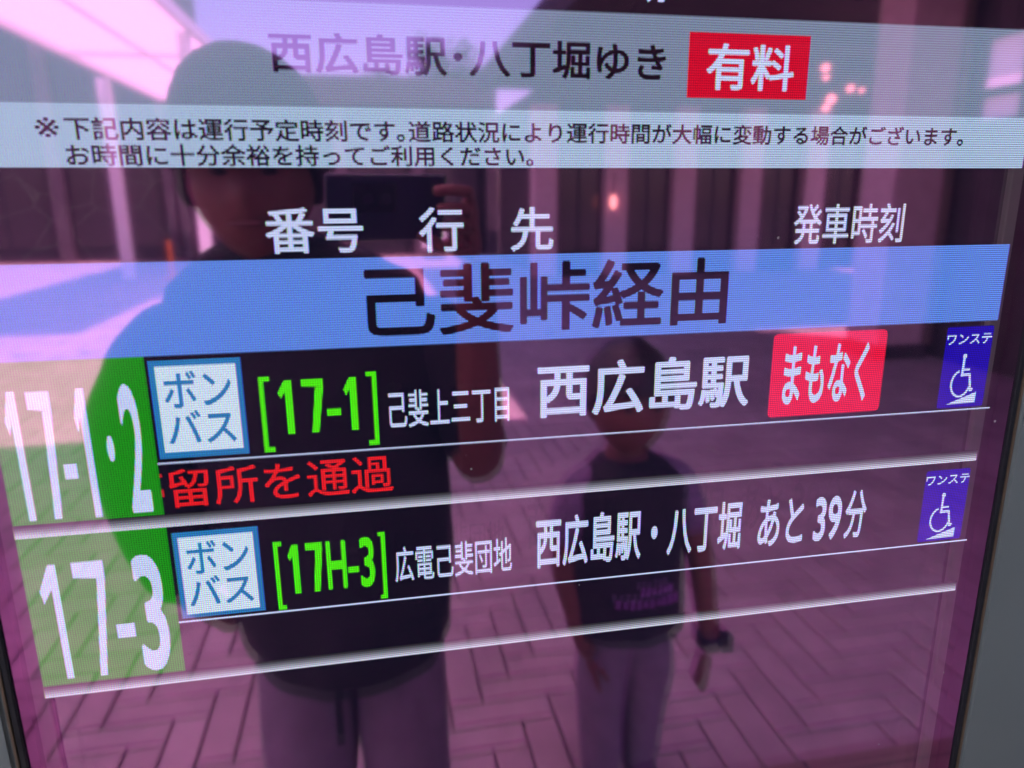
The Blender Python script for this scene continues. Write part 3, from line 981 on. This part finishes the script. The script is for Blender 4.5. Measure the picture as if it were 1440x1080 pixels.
# fingers of the right hand closed on the end of the phone
fin = []
for i in range(4):
    z = 1.405 - i * 0.021
    fin.append([LH(0.012 - i * 0.003, 0.490, z), LH(0.006 - i * 0.003, 0.455, z + 0.004), LH(-0.016 - i * 0.002, 0.440, z + 0.006), LH(-0.038 + i * 0.004, 0.4385, z + 0.004)])
bod += hand_meshes(LH(0.020, 0.515, 1.325), fin, LH(0.012, 0.495, 1.375), 0.0085, [LH(0.000, 0.492, 1.335), LH(-0.03, 0.478, 1.345), LH(-0.055, 0.472, 1.36)])
fl = [[L(-0.365 + i * 0.018, 0.815, 0.71), L(-0.358 + i * 0.017, 0.805, 0.675), L(-0.350 + i * 0.015, 0.80, 0.65 + abs(i - 1.4) * 0.006)] for i in range(4)]
bod += hand_meshes(L(-0.38, 0.80, 0.74), fl, L(-0.345, 0.812, 0.71), 0.0085, [L(-0.345, 0.79, 0.71), L(-0.325, 0.78, 0.685)])
join_meshes('body', bod, M_SKIN, P)
face_parts(HC, 0.245, 0.185, P)
hm = hair_mesh(HC + Vector((0, -0.008, 0.012)), 0.262, 0.205, -0.35, 0.16)
join_meshes('hair', [hm], M_HAIR, P)
# soft dark bucket hat
hr = [(0.0, 1.706, 0.014, 0.018), (0.0, 1.702, 0.036, 0.042), (0.0, 1.690, 0.060, 0.068), (0.0, 1.668, 0.084, 0.094), (0.0, 1.640, 0.100, 0.111), (0.0, 1.610, 0.110, 0.121), (0.0, 1.585, 0.114, 0.125), (0.003, 1.565, 0.118, 0.130), (0.004, 1.545, 0.122, 0.135), (0.005, 1.535, 0.124, 0.138)]
inn = [(0.005, 1.5355, 0.121, 0.135), (0.004, 1.547, 0.118, 0.131), (0.003, 1.568, 0.113, 0.125), (0.0, 1.60, 0.106, 0.117)]
c0 = L(-0.283, 0.735, 0)
join_meshes('bucket_hat', [loft([(c0[0], c0[1] + dy, z - 0.088, rx, ry) for dy, z, rx, ry in hr + inn], 48, 4)], M_BLK2, P, 0.004)
rows = [(-0.26, .77, 1.435, .080, .07), (-0.245, .775, 1.405, .140, .095), (-0.235, .78, 1.360, .20, .115), (-0.225, .78, 1.28, .232, .13), (-0.215, .78, 1.15, .225, .14), (-0.205, .78, 1.02, .215, .145),
        (-0.195, .775, 0.90, .205, .15), (-0.188, .77, 0.80, .195, .155), (-0.185, .77, 0.73, .185, .155), (-0.185, .77, 0.685, .165, .145)]
sh = loft([(x - PX, -k - PY, low(z), rx, ry) for x, k, z, rx, ry in rows[::-1]])
sl = skin([L(-0.36, 0.78, 1.325), L(-0.465, 0.78, 1.235), L(-0.512, 0.775, 1.115), L(-0.462, 0.765, 0.93), L(-0.422, 0.755, 0.815)], [(0, 1), (1, 2), (2, 3), (3, 4)], [0.080, 0.082, 0.092, 0.082, 0.068], 3)
sr = skin([L(-0.06, 0.78, 1.33), L(0.0, 0.77, 1.18), L(0.045, 0.745, 1.09), L(0.055, 0.72, 1.045)], [(0, 1), (1, 2), (2, 3)], [0.085, 0.075, 0.062, 0.052], 3)
join_meshes('black_top', [sh, sl, sr], M_BLK, P, 0.012, (1, 1, 0.55))
tr_ = [skin([L(-0.185, 0.78, 0.84), L(-0.265, 0.78, 0.72), L(-0.275, 0.765, 0.42), L(-0.28, 0.78, 0.10)], [(0, 1), (1, 2), (2, 3)], [(0.15, 0.11), 0.104, 0.094, 0.082], 3),
       skin([L(-0.185, 0.78, 0.84), L(-0.105, 0.78, 0.72), L(-0.095, 0.765, 0.42), L(-0.09, 0.78, 0.10)], [(0, 1), (1, 2), (2, 3)], [(0.15, 0.11), 0.104, 0.094, 0.082], 3)]
join_meshes('trousers', tr_, M_TROU, P, 0.010, (1, 1, 0.4))
def shoe(parent, x, k, ln, w, frame):
    bm = bmesh.new()
    bmesh.ops.create_uvsphere(bm, u_segments=18, v_segments=10, radius=1)
    for v in bm.verts:
        z = v.co.z * 0.045 + 0.045
        if v.co.y < 0:
            z *= 1.35
        v.co = Vector(frame(x, k, 0)) + Vector((v.co.x * w, v.co.y * ln / 2, max(0.002, z)))
    obj('shoe', bm, M_SHOE, parent, True)
shoe(P, -0.28, 0.74, 0.27, 0.05, L)
shoe(P, -0.09, 0.74, 0.27, 0.05, L)
# drawstring hanging below the hem
bm = bmesh.new()
box(bm, *(lambda a, b: (a[0] - .006, a[0] + .006, a[1] - .006, a[1] + .006, b, a[2]))(L(-0.205, 0.62, 0.69), 0.52))
obj('drawstring', bm, M_BLK, P)

# ---- the phone that takes the picture
ph = thing('smartphone', 'dark smartphone in the raised hand of the adult', 'phone', loc=cam.location)
ph.rotation_euler = cam.matrix_world.to_euler()
bm = bmesh.new(); box(bm, -0.050, 0.096, -0.052, 0.028, 0.006, 0.0145, bev=0.0035)
obj('phone_body', bm, plain('dark_navy_case', (0.012, 0.016, 0.03), 0.35, 0, 0.1, 30), ph)
bm = bmesh.new(); box(bm, -0.018, 0.034, -0.016, 0.018, 0.0035, 0.0059, bev=0.0009)
lm_ = obj('camera_block', bm, plain('black_lens_block', (0.01, 0.01, 0.012), 0.2, 0, 0.1, 30), ph)
for x in (0.0, 0.021):
    bm = bmesh.new(); bmesh.ops.create_cone(bm, segments=24, radius1=0.0065, radius2=0.0065, depth=0.0012, cap_ends=True, matrix=Matrix.Translation((x, 0, 0.0028)))
    obj('lens_ring', bm, M_RUB, lm_)

# ---- the child beside the photographer
Q = thing('person', 'child in dark printed T-shirt with a watch standing beside the adult', 'person', loc=(0.41, -0.92, 0))
low = lambda z: z - 0.088 if z > 0.30 else z * 0.7067
L = lambda x, k, z: (x - 0.41, -k + 0.92, low(z))
HC = Vector(L(0.385, 0.90, 1.085))
bod = [head_mesh(HC, 0.215, 0.158),
       skin([L(0.388, 0.925, 1.02), L(0.392, 0.93, 0.955), L(0.40, 0.93, 0.86), L(0.405, 0.93, 0.62)], [(0, 1), (1, 2), (2, 3)], [0.044, 0.046, (0.09, 0.065), (0.09, 0.07)], 2),
       skin([L(0.50, 0.93, 0.90), L(0.575, 0.93, 0.72), L(0.60, 0.91, 0.52), L(0.595, 0.905, 0.475)], [(0, 1), (1, 2), (2, 3)], [0.038, 0.033, 0.024, 0.024], 2),
       skin([L(0.30, 0.93, 0.90), L(0.262, 0.94, 0.71), L(0.30, 0.90, 0.55), L(0.312, 0.895, 0.51)], [(0, 1), (1, 2), (2, 3)], [0.038, 0.033, 0.025, 0.022], 2)]
f1 = [[L(0.585 + i * 0.001, 0.885 + i * 0.013, 0.435), L(0.580, 0.882 + i * 0.013, 0.408), L(0.574, 0.884 + i * 0.012, 0.388 + abs(i - 1.3) * 0.005)] for i in range(4)]
bod += hand_meshes(L(0.595, 0.905, 0.475), f1, L(0.588, 0.905, 0.44), 0.0072, [L(0.578, 0.88, 0.452), L(0.565, 0.872, 0.428)])
f2 = [[L(0.322 + i * 0.001, 0.878 + i * 0.013, 0.472), L(0.326, 0.875 + i * 0.013, 0.446), L(0.333, 0.878 + i * 0.012, 0.428 + abs(i - 1.3) * 0.005)] for i in range(4)]
bod += hand_meshes(L(0.312, 0.895, 0.51), f2, L(0.32, 0.896, 0.478), 0.0072, [L(0.333, 0.872, 0.488), L(0.346, 0.866, 0.466)])
join_meshes('body', bod, M_SKIN, Q)
face_parts(HC, 0.215, 0.158, Q)
join_meshes('hair', [hair_mesh(HC + Vector((0, -0.006, 0.010)), 0.232, 0.176, -0.15, 0.22)], M_HAIR, Q)
rows = [(.392, .93, .962, .062, .055), (.396, .93, .940, .090, .068), (.398, .93, .920, .120, .078), (.40, .93, .895, .135, .085), (.402, .93, .82, .132, .092), (.405, .93, .72, .130, .095), (.405, .93, .62, .132, .098), (.405, .93, .565, .130, .098)]
sh = loft([(x - 0.41, -k + 0.92, low(z), rx, ry) for x, k, z, rx, ry in rows[::-1]])
join_meshes('t_shirt', [sh], M_BLK2, Q, 0.007, (1, 1, 0.6))
sv = [skin([L(0.44, 0.93, 0.935), L(0.515, 0.93, 0.895), L(0.558, 0.93, 0.765)], [(0, 1), (1, 2)], [0.038, 0.047, 0.050], 2),
      skin([L(0.35, 0.93, 0.935), L(0.288, 0.93, 0.895), L(0.262, 0.935, 0.765)], [(0, 1), (1, 2)], [0.038, 0.047, 0.050], 2)]
for s_ in sv:
    join_meshes('sleeve', [s_], M_GREYCL, Q, 0.006)
bm = bmesh.new()
random.seed(3)
for row, (z, x0, x1) in enumerate(((0.700, 0.40, 0.47), (0.672, 0.35, 0.48))):
    x = x0
    while x < x1:
        w = random.uniform(0.006, 0.011)
        hgt = random.uniform(0.014, 0.022)
        k = 0.93 - 0.1050 * math.sqrt(max(0.05, 1 - ((x - 0.405) / 0.135) ** 2))
        a = Vector(L(x, k, z))
        box(bm, a.x - w / 2, a.x + w / 2, a.y, a.y + 0.002, a.z - hgt / 2, a.z + hgt / 2)
        x += w + 0.005
obj('chest_print', bm, plain('purple_print', (0.22, 0.09, 0.28), 0.7, 0, 0.1, 20), Q)
tr_ = [skin([L(0.405, 0.93, 0.60), L(0.352, 0.93, 0.50), L(0.352, 0.92, 0.28), L(0.355, 0.93, 0.07)], [(0, 1), (1, 2), (2, 3)], [(0.10, 0.08), 0.068, 0.055, 0.047], 3),
       skin([L(0.405, 0.93, 0.60), L(0.458, 0.93, 0.50), L(0.458, 0.94, 0.28), L(0.46, 0.96, 0.07)], [(0, 1), (1, 2), (2, 3)], [(0.10, 0.08), 0.068, 0.055, 0.047], 3)]
join_meshes('trousers', tr_, M_TROU, Q, 0.008, (1, 1, 0.4))
shoe(Q, 0.352, 0.90, 0.19, 0.038, L)
shoe(Q, 0.462, 0.93, 0.19, 0.038, L)
wt = thing('wristwatch', 'black wristwatch strapped on the lower arm of the child', 'watch', loc=L(0.0, 0.0, 0.0))
wt.location = (0.600, -0.909, 0.424)
bm = bmesh.new(); bmesh.ops.create_cone(bm, segments=28, radius1=0.031, radius2=0.030, depth=0.028, cap_ends=True)
obj('strap', bm, M_RUB, wt, True)
bm = bmesh.new(); box(bm, 0.018, 0.042, 0.004, 0.034, -0.020, 0.020, bev=0.003)
obj('watch_case', bm, M_RUB, wt)
